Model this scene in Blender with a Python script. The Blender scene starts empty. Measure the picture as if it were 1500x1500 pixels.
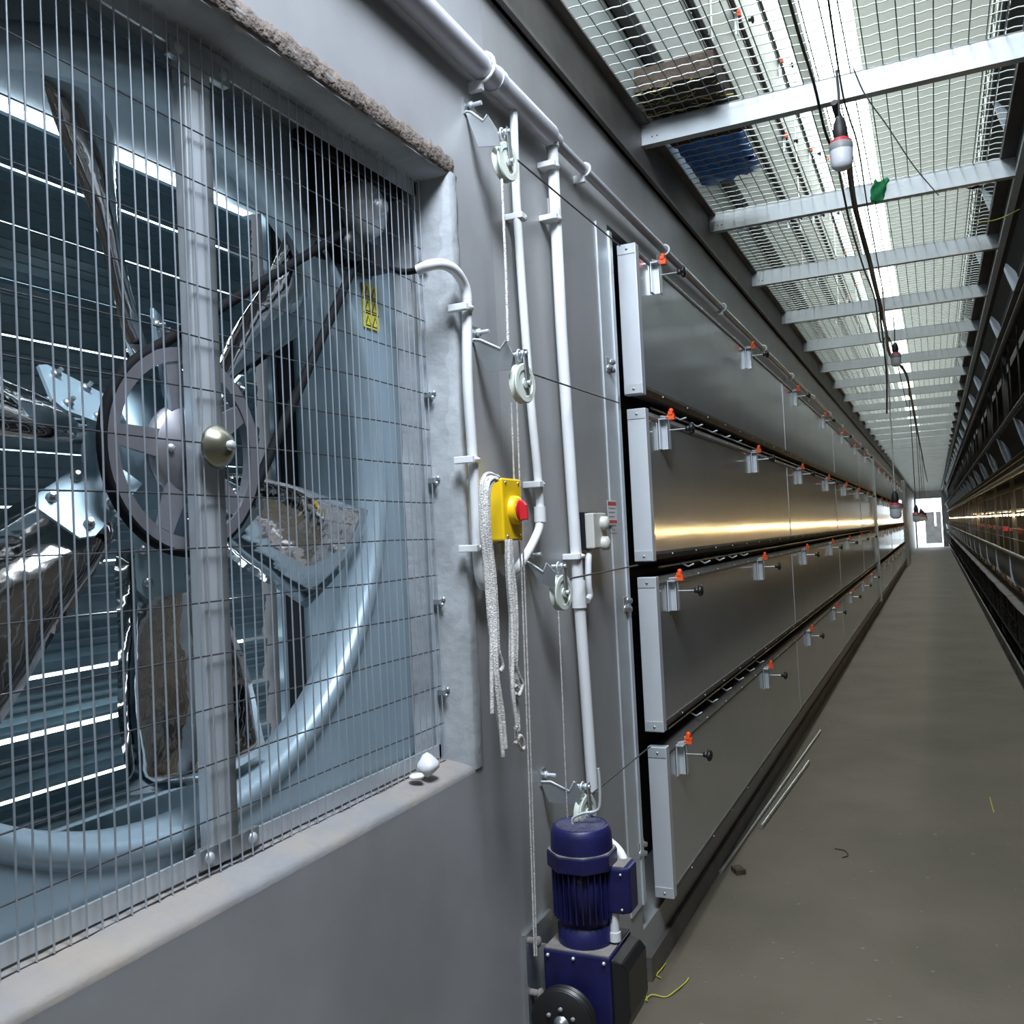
import bpy, math, random
from mathutils import Vector, Matrix
random.seed(7)
PI=math.pi; R=math.radians
C=bpy.context.scene.collection
# ------------------------------------------------------------------ camera frame (1500 x 1500)
F=1333.0
fw=Vector((619,-10,F)).normalized()
v2=-Vector((-2872,-179,F)).normalized()
ri=(v2-fw*v2.dot(fw)).normalized()
up=-ri.cross(fw)
if up.y<0: up=-up
CAM=Vector((0,0,1.7))
def ray(px,py):
    d=Vector((px-750,750-py,F)); return Vector((ri.dot(d),fw.dot(d),up.dot(d)))
def ax(px,py,x): d=ray(px,py); return CAM+d*((x-CAM.x)/d.x)
def ay(px,py,y): d=ray(px,py); return CAM+d*((y-CAM.y)/d.y)
def az(px,py,z): d=ray(px,py); return CAM+d*((z-CAM.z)/d.z)
# ------------------------------------------------------------------ materials
def mat(name,col,met=0.0,rough=0.5,var=0.0,vscale=3.0,bump=0.0,bscale=40.0,col2=None,emit=None,estr=0,stretch=None,rvar=0.0,spec=None):
    m=bpy.data.materials.new(name); m.use_nodes=True; nt=m.node_tree; b=nt.nodes['Principled BSDF']
    b.inputs['Base Color'].default_value=(*col,1); b.inputs['Metallic'].default_value=met; b.inputs['Roughness'].default_value=rough
    if spec is not None: b.inputs['Specular IOR Level'].default_value=spec
    if emit: b.inputs['Emission Color'].default_value=(*emit,1); b.inputs['Emission Strength'].default_value=estr
    if var or bump or rvar:
        tc=nt.nodes.new('ShaderNodeTexCoord'); mp=nt.nodes.new('ShaderNodeMapping'); nt.links.new(tc.outputs['Object'],mp.inputs[0])
        if stretch: mp.inputs['Scale'].default_value=stretch
        geo=nt.nodes.new('ShaderNodeNewGeometry')
        nt.links.new(geo.outputs['Position'],mp.inputs[0])
    if var:
        n=nt.nodes.new('ShaderNodeTexNoise'); n.inputs['Scale'].default_value=vscale; n.inputs['Detail'].default_value=6; n.inputs['Roughness'].default_value=.6
        nt.links.new(mp.outputs[0],n.inputs['Vector'])
        r=nt.nodes.new('ShaderNodeValToRGB'); e=r.color_ramp.elements
        e[0].position=.32; e[1].position=.68
        c2=col2 or tuple(min(1,c*(1+var)) for c in col); c1=col if col2 else tuple(c*(1-var) for c in col)
        e[0].color=(*c1,1); e[1].color=(*c2,1)
        nt.links.new(n.outputs['Fac'],r.inputs[0]); nt.links.new(r.outputs[0],b.inputs['Base Color'])
        if rvar:
            mr=nt.nodes.new('ShaderNodeMapRange'); mr.inputs['To Min'].default_value=max(.02,rough-rvar); mr.inputs['To Max'].default_value=rough+rvar
            nt.links.new(n.outputs['Fac'],mr.inputs['Value']); nt.links.new(mr.outputs[0],b.inputs['Roughness'])
    if bump:
        n2=nt.nodes.new('ShaderNodeTexNoise'); n2.inputs['Scale'].default_value=bscale; n2.inputs['Detail'].default_value=3
        nt.links.new(mp.outputs[0],n2.inputs['Vector'])
        bp=nt.nodes.new('ShaderNodeBump'); bp.inputs['Strength'].default_value=bump; bp.inputs['Distance'].default_value=.01
        nt.links.new(n2.outputs['Fac'],bp.inputs['Height']); nt.links.new(bp.outputs[0],b.inputs['Normal'])
    return m
M={}
M['wall']=mat('smooth grey cement',(.31,.312,.325),.0,.42,.18,1.3,.10,7,rvar=.08)
M['sheetwall']=mat('grey coated sheet',(.40,.40,.405),.25,.42,.13,2.2,.04,14,stretch=(1,1,.35),rvar=.07)
M['plaster']=mat('rough pale plaster',(.36,.38,.40),0,.75,.2,6,.3,30)
M['sill']=mat('worn sill cement',(.21,.21,.225),0,.7,.25,5,.4,25,col2=(.29,.25,.215))
M['brick']=mat('broken brown mortar',(.13,.105,.09),0,.95,.35,22,1.0,70)
M['floor']=mat('dusty concrete floor',(.090,.078,.055),0,.75,.2,1.1,.25,30,col2=(.130,.108,.082))
M['galv']=mat('galvanised steel',(.52,.55,.57),.85,.34,.12,5,.03,50,rvar=.06)
M['beam']=mat('beam galvanised steel',(.50,.535,.56),.4,.5,.07,5)
M['galv_light']=mat('bright galvanised steel',(.66,.70,.74),.55,.42,.07,6,rvar=.05)
M['flap']=mat('spangled flap sheet',(.52,.54,.56),.72,.40,.05,3,.09,170,rvar=.04)
fb=M['flap'].node_tree.nodes['Principled BSDF']; fb.inputs['Coat Weight'].default_value=1; fb.inputs['Coat Roughness'].default_value=.12; fb.inputs['Coat IOR'].default_value=3.0
M['trim']=mat('flap edge trim',(.13,.125,.12),.3,.6,.2,8)  # galvanised trim; dark reflections are painted into its base colour
M['endcap']=mat('pale end channel',(.60,.63,.67),.3,.45,.04,3)
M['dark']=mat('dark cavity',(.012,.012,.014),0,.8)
M['ledger']=mat('dull steel angle',(.16,.15,.14),.5,.55,.25,3)
M['pvc']=mat('white plastic',(.72,.73,.75),0,.32,.05,6)
M['pvc_grey']=mat('greyish plastic pipe',(.50,.50,.55),0,.35,.06,6)
M['yellow']=mat('yellow plastic',(.85,.55,.01),0,.35,.04,10)
M['red']=mat('red plastic',(.55,.02,.03),0,.35)
M['orange']=mat('orange plastic clip',(.85,.10,.02),0,.4)
M['black']=mat('black plastic',(.012,.012,.013),0,.4)
M['rubber']=mat('black rubber',(.007,.007,.009),0,.8,spec=.2)
M['blue']=mat('dark blue enamel',(.012,.012,.075),.1,.4,.3,14)
M['dustyblue']=mat('dusty blue enamel',(.10,.10,.17),0,.6,.3,30)
M['dust']=mat('grey dust on steel',(.20,.18,.17),0,.9,.2,30)
M['rope']=mat('white braided rope',(.62,.60,.58),0,.85,.25,90,.6,300)
M['wire']=mat('guard wire zinc',(.62,.68,.76),.7,.32)
M['cable']=mat('steel cable',(.10,.10,.11),.7,.45)
M['mirror']=mat('mirror stainless blade',(.60,.58,.57),1.0,.07,.1,3,.55,9,rvar=.03)
M['alu']=mat('cast aluminium',(.42,.41,.45),.75,.42,.1,12)
M['bluegrey']=mat('pale blue grey plate',(.34,.47,.54),.3,.45,.06,8)
M['housing']=mat('housing sheet steel',(.36,.47,.545),.35,.38,.12,3,.03,40,stretch=(1,1,.3),rvar=.06)
M['slat']=mat('shutter slat steel',(.22,.29,.32),.6,.4,.15,6)
M['slat_light']=mat('translucent rib',(.5,.56,.56),.2,.5)
M['meshx']=mat('mesh wire pale',(.62,.66,.64),.35,.5)
M['meshy']=mat('mesh wire dark',(.22,.26,.25),.5,.5)
M['roof']=mat('white roof panel',(.72,.76,.73),0,.6,.06,1)
M['upflap']=mat('upper flap sheet',(.50,.54,.51),.25,.5,.08,2)
M['cage']=mat('dusty cage steel',(.095,.092,.090),.3,.55,.25,5)
M['cage_dark']=mat('dark cage wire',(.022,.020,.020),.1,.8,.3,8)
M['trough']=mat('brown grey trough',(.085,.073,.070),.1,.7,.2,3)
M['bracket_pale']=mat('pale plastic bracket',(.42,.48,.56),0,.5,.1,10)
M['tarp']=mat('blue tarp',(.03,.22,.85),0,.4,.35,12,.5,20)
M['cardboard']=mat('brown straw board',(.055,.038,.028),0,.9,.4,30,.8,60)
M['green']=mat('green rag',(.0,.16,.05),0,.8,.2,30)
M['bulb']=mat('milky bulb',(.62,.64,.70),0,.35)
M['bulbred']=mat('bulb red collar',(.45,.03,.05),0,.4)
M['bulbgrey']=mat('bulb grey collar',(.25,.25,.26),0,.45)
M['tape']=mat('black cable',(.02,.02,.022),0,.5)
M['sky_em']=mat('roof skylight',(.9,.9,.9),0,.5,emit=(.93,1,.97),estr=6)
M['warm']=mat('warm lamp',(1,.8,.4),0,.5,emit=(1,.70,.32),estr=360)
M['outwall']=mat('outdoor block wall',(.035,.032,.03),0,.9,.35,3,.5,8)
M['outground']=mat('outdoor ground',(.75,.75,.72),0,.9,.1,1)
M['sticker']=mat('white sticker',(.72,.72,.74),0,.5)
M['straw']=mat('yellow twine',(.55,.50,.05),0,.6)
M['beige']=mat('beige plastic',(.52,.51,.47),0,.45)
M['brass']=mat('dull zinc dome',(.33,.32,.25),.85,.28)
M['yellowlabel']=mat('yellow label',(.80,.68,.02),0,.5)
M['pulley']=mat('nylon pulley',(.60,.64,.58),0,.4)
# ------------------------------------------------------------------ mesh builder
class MB:
    def __init__(s): s.v=[]; s.f=[]; s.sm=[]
    def add(s,vs,fs,smooth=False):
        n=len(s.v); s.v+= [tuple(v) for v in vs]; s.f+=[tuple(i+n for i in f) for f in fs]; s.sm+=[smooth]*len(fs); return s
    def box(s,x0,x1,y0,y1,z0,z1,m=None):
        vs=[Vector((x,y,z)) for x in (x0,x1) for y in (y0,y1) for z in (z0,z1)]
        if m: vs=[m@v for v in vs]
        return s.add(vs,[(0,1,3,2),(4,6,7,5),(0,4,5,1),(2,3,7,6),(0,2,6,4),(1,5,7,3)])
    def bar(s,a,b,w,h=None,upv=(0,0,1)):
        a=Vector(a);b=Vector(b);h=h or w; d=(b-a); L=d.length; d=d.normalized(); u=Vector(upv)
        if abs(d.dot(u))>.98: u=Vector((1,0,0))
        x=d.cross(u).normalized(); z=x.cross(d)
        vs=[p+x*i*w/2+z*j*h/2 for p in (a,b) for i,j in ((-1,-1),(1,-1),(1,1),(-1,1))]
        return s.add(vs,[(3,2,1,0),(4,5,6,7),(0,1,5,4),(1,2,6,5),(2,3,7,6),(3,0,4,7)])
    def tube(s,pts,r,n=10,caps=True,rs=None,smooth=True):
        pts=[Vector(p) for p in pts]; N=len(pts); vs=[]; prev=None
        for i,p in enumerate(pts):
            t=(pts[min(i+1,N-1)]-pts[max(i-1,0)]).normalized()
            if prev is None:
                u=Vector((0,0,1)) if abs(t.z)<.9 else Vector((1,0,0)); u=(u-t*u.dot(t)).normalized()
            else:
                u=prev-t*prev.dot(t)
                u=u.normalized() if u.length>1e-6 else Vector((1,0,0))
            prev=u; w=t.cross(u); rr=rs[i] if rs else r
            vs+=[p+(u*math.cos(2*PI*k/n)+w*math.sin(2*PI*k/n))*rr for k in range(n)]
        fs=[(i*n+k,i*n+(k+1)%n,(i+1)*n+(k+1)%n,(i+1)*n+k) for i in range(N-1) for k in range(n)]
        s.add(vs,fs,smooth)
        if caps: s.add(vs[:n],[tuple(range(n))[::-1]]); s.add(vs[-n:],[tuple(range(n))])
        return s
    def lathe(s,prof,o,axis=(0,0,1),n=32,smooth=True,a0=0,a1=2*PI):
        # prof: list of (radius, height along axis)
        o=Vector(o); a=Vector(axis).normalized(); u=Vector((0,0,1)) if abs(a.z)<.9 else Vector((1,0,0)); u=(u-a*u.dot(a)).normalized(); w=a.cross(u)
        vs=[]; 
        for r,h in prof: vs+=[o+a*h+(u*math.cos(a0+(a1-a0)*k/n)+w*math.sin(a0+(a1-a0)*k/n))*r for k in range(n)]
        fs=[(i*n+k,i*n+(k+1)%n,(i+1)*n+(k+1)%n,(i+1)*n+k) for i in range(len(prof)-1) for k in range(n)]
        return s.add(vs,fs,smooth)
    def prism(s,poly,ext):
        # poly: 3d points, extruded by vector ext
        n=len(poly); e=Vector(ext); vs=[Vector(p) for p in poly]+[Vector(p)+e for p in poly]
        return s.add(vs,[tuple(range(n))[::-1],tuple(range(n,2*n))]+[(i,(i+1)%n,n+(i+1)%n,n+i) for i in range(n)])
    def ball(s,c,r,n=10,sc=(1,1,1)):
        c=Vector(c); vs=[]; m=n//2+1
        for i in range(m):
            t=PI*i/(m-1)
            vs+=[c+Vector((r*sc[0]*math.sin(t)*math.cos(2*PI*k/n),r*sc[1]*math.sin(t)*math.sin(2*PI*k/n),r*sc[2]*math.cos(t))) for k in range(n)]
        return s.add(vs,[(i*n+k,(i+1)*n+k,(i+1)*n+(k+1)%n,i*n+(k+1)%n) for i in range(m-1) for k in range(n)],True)
    def grid(s,pts,smooth=True):
        nr=len(pts);nc=len(pts[0])
        return s.add([p for r in pts for p in r],[(i*nc+j,i*nc+j+1,(i+1)*nc+j+1,(i+1)*nc+j) for i in range(nr-1) for j in range(nc-1)],smooth)
    def build(s,name,m,parent=None,bevel=0,solid=0,origin=None):
        me=bpy.data.meshes.new(name)
        o0=Vector(origin) if origin is not None else (Vector((0,0,0)))
        me.from_pydata([tuple(Vector(v)-o0) for v in s.v],[],s.f); me.polygons.foreach_set('use_smooth',s.sm); me.update()
        me.materials.append(m); o=bpy.data.objects.new(name,me); C.objects.link(o); o.location=o0
        if solid:
            md=o.modifiers.new('Solidify','SOLIDIFY'); md.thickness=solid; md.offset=0
        if bevel:
            md=o.modifiers.new('Bevel','BEVEL'); md.width=bevel; md.segments=2; md.limit_method='ANGLE'; md.angle_limit=R(40)
        if parent is not None:
            o.parent=parent
            o.location=o0-WP(parent)
        return o
def WP(o):
    p=Vector(o.location)
    while o.parent: o=o.parent; p=p+Vector(o.location)
    return p
def tag(o,label,cat,group=None,kind=None):
    if label: o['label']=label
    if cat: o['category']=cat
    if group: o['group']=group
    if kind: o['kind']=kind
    return o
def thing(name,label,cat,loc,group=None):
    o=bpy.data.objects.new(name,None); C.objects.link(o); o.location=loc; o.empty_display_size=.05
    return tag(o,label,cat,group)
def struct(name,mb,m,**k):
    o=mb.build(name,m,**k); o['kind']='structure'; return o
def copy_tree(o,parent=None,loc=None):
    c=o.copy(); C.objects.link(c)
    if parent is not None: c.parent=parent
    if loc is not None: c.location=loc
    for ch in list(o.children): copy_tree(ch,c)
    return c
def arc(c,r,a0,a1,n,plane='yz'):
    out=[]
    for i in range(n+1):
        a=a0+(a1-a0)*i/n
        out.append(Vector((c[0],c[1]+r*math.cos(a),c[2]+r*math.sin(a))))
    return out
def smooth_path(pts,n=6):
    pts=[Vector(p) for p in pts]; P=[pts[0]*2-pts[1]]+pts+[pts[-1]*2-pts[-2]]; out=[]
    for i in range(1,len(P)-2):
        for k in range(n):
            t=k/n; a,b,c,d=P[i-1],P[i],P[i+1],P[i+2]
            out.append(.5*((2*b)+(c-a)*t+(2*a-5*b+4*c-d)*t*t+(3*b-a-3*c+d)*t**3))
    return out+[pts[-1]]
WX=-1.085          # face of the left wall
END=61.0
# ================================================================== SETTING
# floor
struct('floor',MB().box(-1.6,3.0,-4,END+.2,-.1,0),M['floor'])
# left wall round the fan opening
oy0,oy1,oz0,oz1=.46,2.045,1.125,2.645
w=MB(); w.box(-1.30,WX,-4,oy0,0,3.27); w.box(-1.30,WX,oy0,oy1,0,oz0); w.box(-1.30,WX,oy0,oy1,oz1,3.27); w.box(-1.30,WX,oy1,2.30,0,3.27)
struct('wall_left',w,M['wall'])
w=MB(); w.box(-1.30,WX,2.30,3.34,0,3.27); w.box(-1.30,WX,3.34,36.8,2.90,3.27); w.box(-1.30,WX,3.34,36.8,0,.20); w.box(-1.30,WX,36.8,END,0,3.27)
struct('wall_left_sheet',w,M['sheetwall'])
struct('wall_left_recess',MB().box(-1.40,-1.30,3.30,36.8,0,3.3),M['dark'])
struct('wall_left_upper',MB().box(-1.60,-1.20,-4,END,3.27,6.8),M['roof'])
struct('wall_back',MB().box(-1.6,3.0,-4.1,-4,0,6.8),M['wall'])
w=MB(); w.box(3.0,3.1,-4,END,0,6.8); struct('wall_right',w,M['trough'])
# end wall with open doorway
dx0,dx1,dz=-1.0,.42,2.95
w=MB(); w.box(-1.6,dx0,END,END+.2,0,6.8); w.box(dx1,3,END,END+.2,0,6.8); w.box(dx0,dx1,END,END+.2,dz,6.8)
struct('wall_end',w,M['wall'])
# roof with a long ridge skylight
sk0,sk1=-.95,-.45
w=MB(); w.box(-1.6,sk0,-4,END,6.8,6.9); w.box(sk1,3.1,-4,END,6.8,6.9)
struct('ceiling_roof',w,M['roof'])
struct('roof_glow_band',MB().box(sk1+.05,1.4,-4,END,6.76,6.80),mat('added roof glow',(.7,.75,.7),0,.6,emit=(.90,1,.93),estr=.36))  # glowing band added to brighten the roof right of the skylight
sl=struct('window_1',MB().box(sk0,sk1,-4,END,6.82,6.88),M['sky_em'])
# jambs, sill and lintel of rough plaster round the fan opening
def rough_strip(name,a,b,wdir,width,depthdir,depth,m,seg=40,amp=.006,lbl=None):
    a=Vector(a);b=Vector(b);wd=Vector(wdir);dd=Vector(depthdir); mb=MB(); rows=[]
    for i in range(seg+1):
        p=a.lerp(b,i/seg); j=lambda s=1:(random.random()-.5)*2*amp*s
        rows.append([p-dd*depth, p+dd*j(.3), p+dd*(.004+j(.4))+wd*(.12*width+j()), p+dd*(.006+j(.5))+wd*(.55*width+j()), p+dd*(.003+j(.3))+wd*(.9*width+j()), p+wd*(width+j(1.5)), p+wd*width-dd*depth])
    mb.grid(rows); return struct(name,mb,m)
rough_strip('trim_1',(WX,oy1-.002,oz0),(WX,oy1-.002,oz1+.01),(0,1,0),.05,(1,0,0),.10,M['plaster'],amp=.004)
rough_strip('trim_2',(WX,oy0,oz1+.004),(WX,oy1+.03,oz1+.004),(0,0,1),.048,(1,0,0),.02,M['brick'],90,.006)
# sloping sill and reveals
mb=MB(); rows=[]
for i in range(61):
    y=oy0+(oy1-oy0)*i/60; j=lambda:(random.random()-.5)*.003
    rows.append([Vector((-1.25,y,oz0+.03+j()*.5)),Vector((-1.19,y,oz0+.027+j())),Vector((-1.13,y,oz0+.018+j())),Vector((-1.10,y,oz0+.010+j())),Vector((WX+.0015,y,oz0+.002+j()*.4)),Vector((WX-.002,y,oz0-.02))])
mb.grid(rows); struct('trim_3',mb,M['sill'])
mb=MB(); rows=[]
for i in range(41):
    y=oy0+(oy1-oy0)*i/40; j=lambda:(random.random()-.5)*.005
    rows.append([Vector((-1.25,y,oz1-.006+j())),Vector((-1.13,y,oz1-.004+j())),Vector((WX,y,oz1+j())),Vector((WX+.004,y,oz1+.03+j()))])
mb.grid([[r[0]+Vector((.07,0,0)),*r[1:]] for r in rows]); struct('trim_4',mb,M['plaster'])
mb=MB().grid([[Vector((-1.25,oy1-.008+(random.random()-.5)*.006,oz0+(oz1-oz0)*i/40)),Vector((-1.16,oy1-.006+(random.random()-.5)*.006,oz0+(oz1-oz0)*i/40)),Vector((WX+.001,oy1,oz0+(oz1-oz0)*i/40))] for i in range(41)])
struct('trim_5',mb,M['plaster'])
# vertical cover strip where the flaps begin, steel angle along the wall head
mb=MB(); mb.box(WX,WX+.006,3.20,3.36,.30,2.87); mb.box(WX+.004,WX+.012,3.33,3.36,.30,2.87)
struct('trim_6',mb,M['galv_light'])
mb=MB(); mb.box(WX,WX+.03,-4,END,3.27,3.285); mb.box(WX,WX+.012,-4,END,3.27,3.50); mb.box(WX,WX+.05,-4,END,3.49,3.50)
struct('trim_7',mb,M['ledger'])
# small kerb under the flaps
struct('baseboard_left',MB().box(WX,WX+.02,3.36,36.8,0,.09),M['ledger'])
# mesh ceiling (walkway grid of the upper floor)
MX0,MX1,MZ=-1.05,.40,3.505
mb=MB()
y=1.6
while y<END:
    if y<14:
        n=25; zz=[]
        for i in range(2*n+1):
            x=MX0+(MX1-MX0)*i/(2*n); zz.append(Vector((x,y,MZ+.0018*(1 if i%2 else -1))))
        mb.tube(zz,.0027,4,caps=False)
    else:
        mb.tube([(MX0,y,MZ),(MX1,y,MZ)],.0028,4,caps=False)
    y+=.072
struct('ceiling_mesh',mb,M['meshx'])
mb=MB()
for i in range(25):
    x=MX0+(MX1-MX0)*i/24; mb.tube([(x,1.6,MZ),(x,END,MZ)],.0024,4,caps=False)
struct('ceiling_mesh_runners',mb,M['meshy'])
mb=MB(); yy=2.2
while yy<END: mb.box(.405,.56,yy,yy+1.9,MZ-.012,MZ); yy+=1.905
struct('ceiling_edge_board',mb,M['trough'])
# outdoors beyond the far doorway
struct('floor_outside',MB().box(-8,8,END+.2,END+30,-.12,-.02),M['outground'])
o=thing('block_wall','grey brown block wall outdoors, framed by the bright far doorway','wall',(-.1,END+9,0))
MB().box(-.62,.42,END+9,END+9.3,0,2.2).build('wall_block',M['outwall'],o); MB().box(-.02,.10,END+8.97,END+8.995,1.2,2.25).build('pale_post',M['outground'],o)

# ================================================================== CROSSBEAMS
by=[3.86,5.19,6.53,7.9,9.3,10.7]
while by[-1]<END-2: by.append(by[-1]+1.4)
def make_beam():
    o=thing('ceiling_beam','x','beam',(0,0,3.4))
    mb=MB(); mb.box(WX+.002,.47,0,.004,3.405,3.500); mb.box(WX+.002,.47,0,.045,3.400,3.405); mb.box(WX+.002,.47,0,.045,3.494,3.499)
    mb.build('web',M['beam'],o,origin=(0,0,3.4)).location=(0,0,0)
    return o
b0=make_beam()
mb=MB(); [mb.lathe([(0,0),(.0028,0),(.0028,.003)],(WX+.06+.022*k,-.003,3.43),(0,1,0),8) for k in (0,1)]
bolt=mb.build('rivets',M['black'],b0,origin=(0,0,3.4)); bolt.location=(0,0,0)
ordn=['nearest','second nearest','third nearest','fourth nearest','fifth nearest','sixth nearest','seventh nearest','eighth nearest']
for i,y in enumerate(by):
    o=b0 if i==0 else copy_tree(b0)
    o.location=(0,y,3.4)
    if i==1: L='galvanised crossbeam under the mesh ceiling with the green rag hooked on it'
    elif i<8: L='galvanised steel crossbeam under the mesh ceiling, %s to the camera'%ordn[i]
    else: L='galvanised crossbeam under the mesh ceiling far down the corridor'
    tag(o,L,'beam','crossbeams under the mesh ceiling')
# edge rail on the right of the mesh ceiling
t=thing('edge_rail','long steel angle rail along the right edge of the mesh ceiling','rail',(.48,1.8,3.42))
MB().box(.47,.474,1.8,END,3.40,3.50).build('rail_web',M['cage'],t); MB().box(.47,.50,1.8,END,3.396,3.402).box(.464,.4695,1.8,END,3.396,3.425).build('rail_flange',M['galv_light'],t)

# ================================================================== FLAPS
rows=[(2.251,2.842),(1.590,2.188),(.917,1.518),(.262,.845)]
nm=['topmost','second from top','third from top','lowest']
def bracket(parent,y,z,fine=True,chain=True):
    """clamp on the upper edge: channel, threaded rod with star knob, orange clip"""
    b=MB(); x0=-1.013
    b.box(x0,x0+.005,y-.055,y-.012,z-.115,z+.008); b.box(x0,x0+.032,y-.016,y-.011,z-.115,z+.008); b.box(x0+.028,x0+.033,y-.016,y+.014,z-.115,z+.008)
    b.box(x0,x0+.033,y-.055,y+.014,z+.006,z+.011)
    br=b.build('clamp_bracket',M['galv_light'],parent,origin=(x0,y,z))
    if fine:
        r=MB().tube([(x0+.03,y,z-.035),(x0+.105,y+.002,z-.035)],.003,6); r.build('threaded_rod',M['galv'],br)
        k=MB(); k.lathe([(0,.100),(.010,.100),(.012,.112),(.008,.116),(.022,.118),(.022,.132),(.012,.136),(0,.136)],(x0,y+.002,z-.035),(1,0,0),12)
        for q in range(6):
            a=q*PI/3; k.ball((x0+.125,y+.002+.019*math.cos(a),z-.035+.019*math.sin(a)),.0075,8)
        k.build('star_knob',M['black'],br)
        k=MB(); k.box(x0+.026,x0+.056,y-.010,y+.016,z+.008,z+.030); k.box(x0+.032,x0+.050,y-.014,y+.020,z+.028,z+.042); k.ball((x0+.042,y+.002,z+.046),.011,8)
        k.build('orange_clip',M['orange'],br)
        k=MB(); k.tube([(x0+.01,y-.05,z+.020),(x0+.05,y+.03,z+.019)],.0035,6); k.build('rod_end',M['galv_light'],br)
    else:
        MB().box(x0+.026,x0+.050,y-.012,y+.018,z+.008,z+.038).build('orange_clip',M['orange'],br)
        MB().box(x0+.03,x0+.12,y-.004,y+.004,z-.040,z-.032).build('threaded_rod',M['black'],br)
    return br
def flap(row,y0,y1,label,seams,bys,fx=-1.015,zs=None,face=None,grp=None,cap=True,fine=8,name='inlet_flap'):
    z0,z1=zs or rows[row]
    t=thing(name,label,'flap',(WX+.03,y0,z0),grp)
    ys=[y0+.045]+seams+[y1]
    for a,b in zip(ys[:-1],ys[1:]):
        m=MB(); m.box(fx-.045,fx,a,b-.004,z0+.03,z1-.03); m.build('face_sheet',face or M['flap'],t)
        m=MB(); m.box(fx-.002,fx+.004,b-.02,b+.012,z0+.03,z1-.03); m.build('joint_strip',M['flap'],t)
    for nme,za,zb,s in (('top_trim',z1-.034,z1,1),('bottom_trim',z0,z0+.034,-1)):
        m=MB(); zi,zo=(za,zb) if s>0 else (zb,za)
        m.prism([(fx-.06,y0+.045,zo),(fx-.06,y0+.045,zi),(fx+.004,y0+.045,zi),(fx+.004,y0+.045,zi+ s*.012),(fx-.008,y0+.045,zo)],(0,y1-y0-.045,0))
        m.build(nme,M['trim'],t)
    m=MB(); yy=y0+.3
    while yy<min(y1,15):
        for za in (z0+.018,z1-.018): m.ball((fx+.004,yy,za),.004,6)
        yy+=.42
    rv=m.build('rivets',M['galv_light'],t) if m.v else None
    if rv: rv['kind']='stuff'
    if cap:
        m=MB(); m.box(-1.086,fx+.006,y0,y0+.045,z0-.004,z1+.006); e=m.build('end_channel',M['endcap'],t,bevel=.003)
        for za in (z0,z1-.035): MB().box(-1.084,fx+.003,y0-.003,y0+.002,za,za+.038).build('end_plate',M['galv_light'],e)
        for za in (z0+.018,z1-.016): MB().ball((-1.045,y0-.004,za),.0055,8).build('rivet',M['galv'],e)
    for i,b in enumerate(bys):
        bracket(t,b,z1-.03,i<fine)
    return t
brs=[3.72+2.09*k for k in range(7)]
for r in range(4):
    yA=3.455+.02*r
    flap(r,yA,18.3,'%s galvanised wall flap in the near run, its pale end facing the camera'%nm[r],[7.3,11.1,14.9],brs,grp=None)
for r in range(4):
    flap(r,18.75,36.6,'%s galvanised flap in the far run, beyond the pillar joint'%nm[r],[25,31],[20.5+2.09*k for k in range(8)],cap=False,fine=0)
t=thing('pillar','narrow steel pillar between the near and the far run of wall flaps','pillar',(-1.03,18.5,.2))
MB().box(-1.30,-.985,18.34,18.7,.2,2.9).build('post_body',M['galv'],t); MB().box(-.985,-.975,18.38,18.42,.2,2.9).build('post_edge',M['galv_light'],t)
t=thing('pillar','wide grey wall pillar at the far end of the flaps near the doorway','pillar',(-1.03,37,0))
MB().box(-1.08,-.93,36.8,39.2,0,3.2).build('post_body',M['wall'],t)
# support pipes and hooks seen in the dark gaps between flap rows
for r,(z) in enumerate((2.22,1.555,.885)):
    t=thing('support_rod','thin steel rod running in the dark gap below the %s flap'%nm[r],'rod',(-1.06,3.7,z))
    MB().tube([(-1.05,3.70,z),(-1.05,18.2,z)],.006,6).build('rod_bar',M['galv'],t)
    m=MB()
    for k in range(6):
        y=4.05+.33*k; 
        if r==2 or k<5: m.tube([(-1.05,y,z+.004),(-1.02,y+.01,z-.016),(-1.00,y+.04,z-.006)],.004,5)
    m.build('hook_chain',M['galv_light'],t)['kind']='stuff'

# upper floor flaps seen through the mesh
for r in range(4):
    z0=3.80+.66*r
    flap(0,1.0,END-4,'%s pale green flap row above the mesh ceiling'%['lowest','second lowest','third lowest','highest'][r],[5.2,9,12.8,16.6,20.4,24.2],[3.9+2.09*k for k in range(10)],fx=-1.0,zs=(z0,z0+.60),face=M['upflap'],cap=False,fine=5,name='upper_flap')
struct('wall_left_upper_recess',MB().box(-1.2,-1.09,-4,END-3,3.80,6.6),M['cage'])
struct('wall_left_upper_sheet',MB().box(-1.2,-1.06,-4,END-3,3.515,3.79),M['upflap'])

# ================================================================== FAN
FY,FZ=1.25,1.89
fan=thing('exhaust_fan','large belt driven exhaust fan with mirror steel blades behind the wire guard','fan',(-1.25,FY,1.14))
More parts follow.
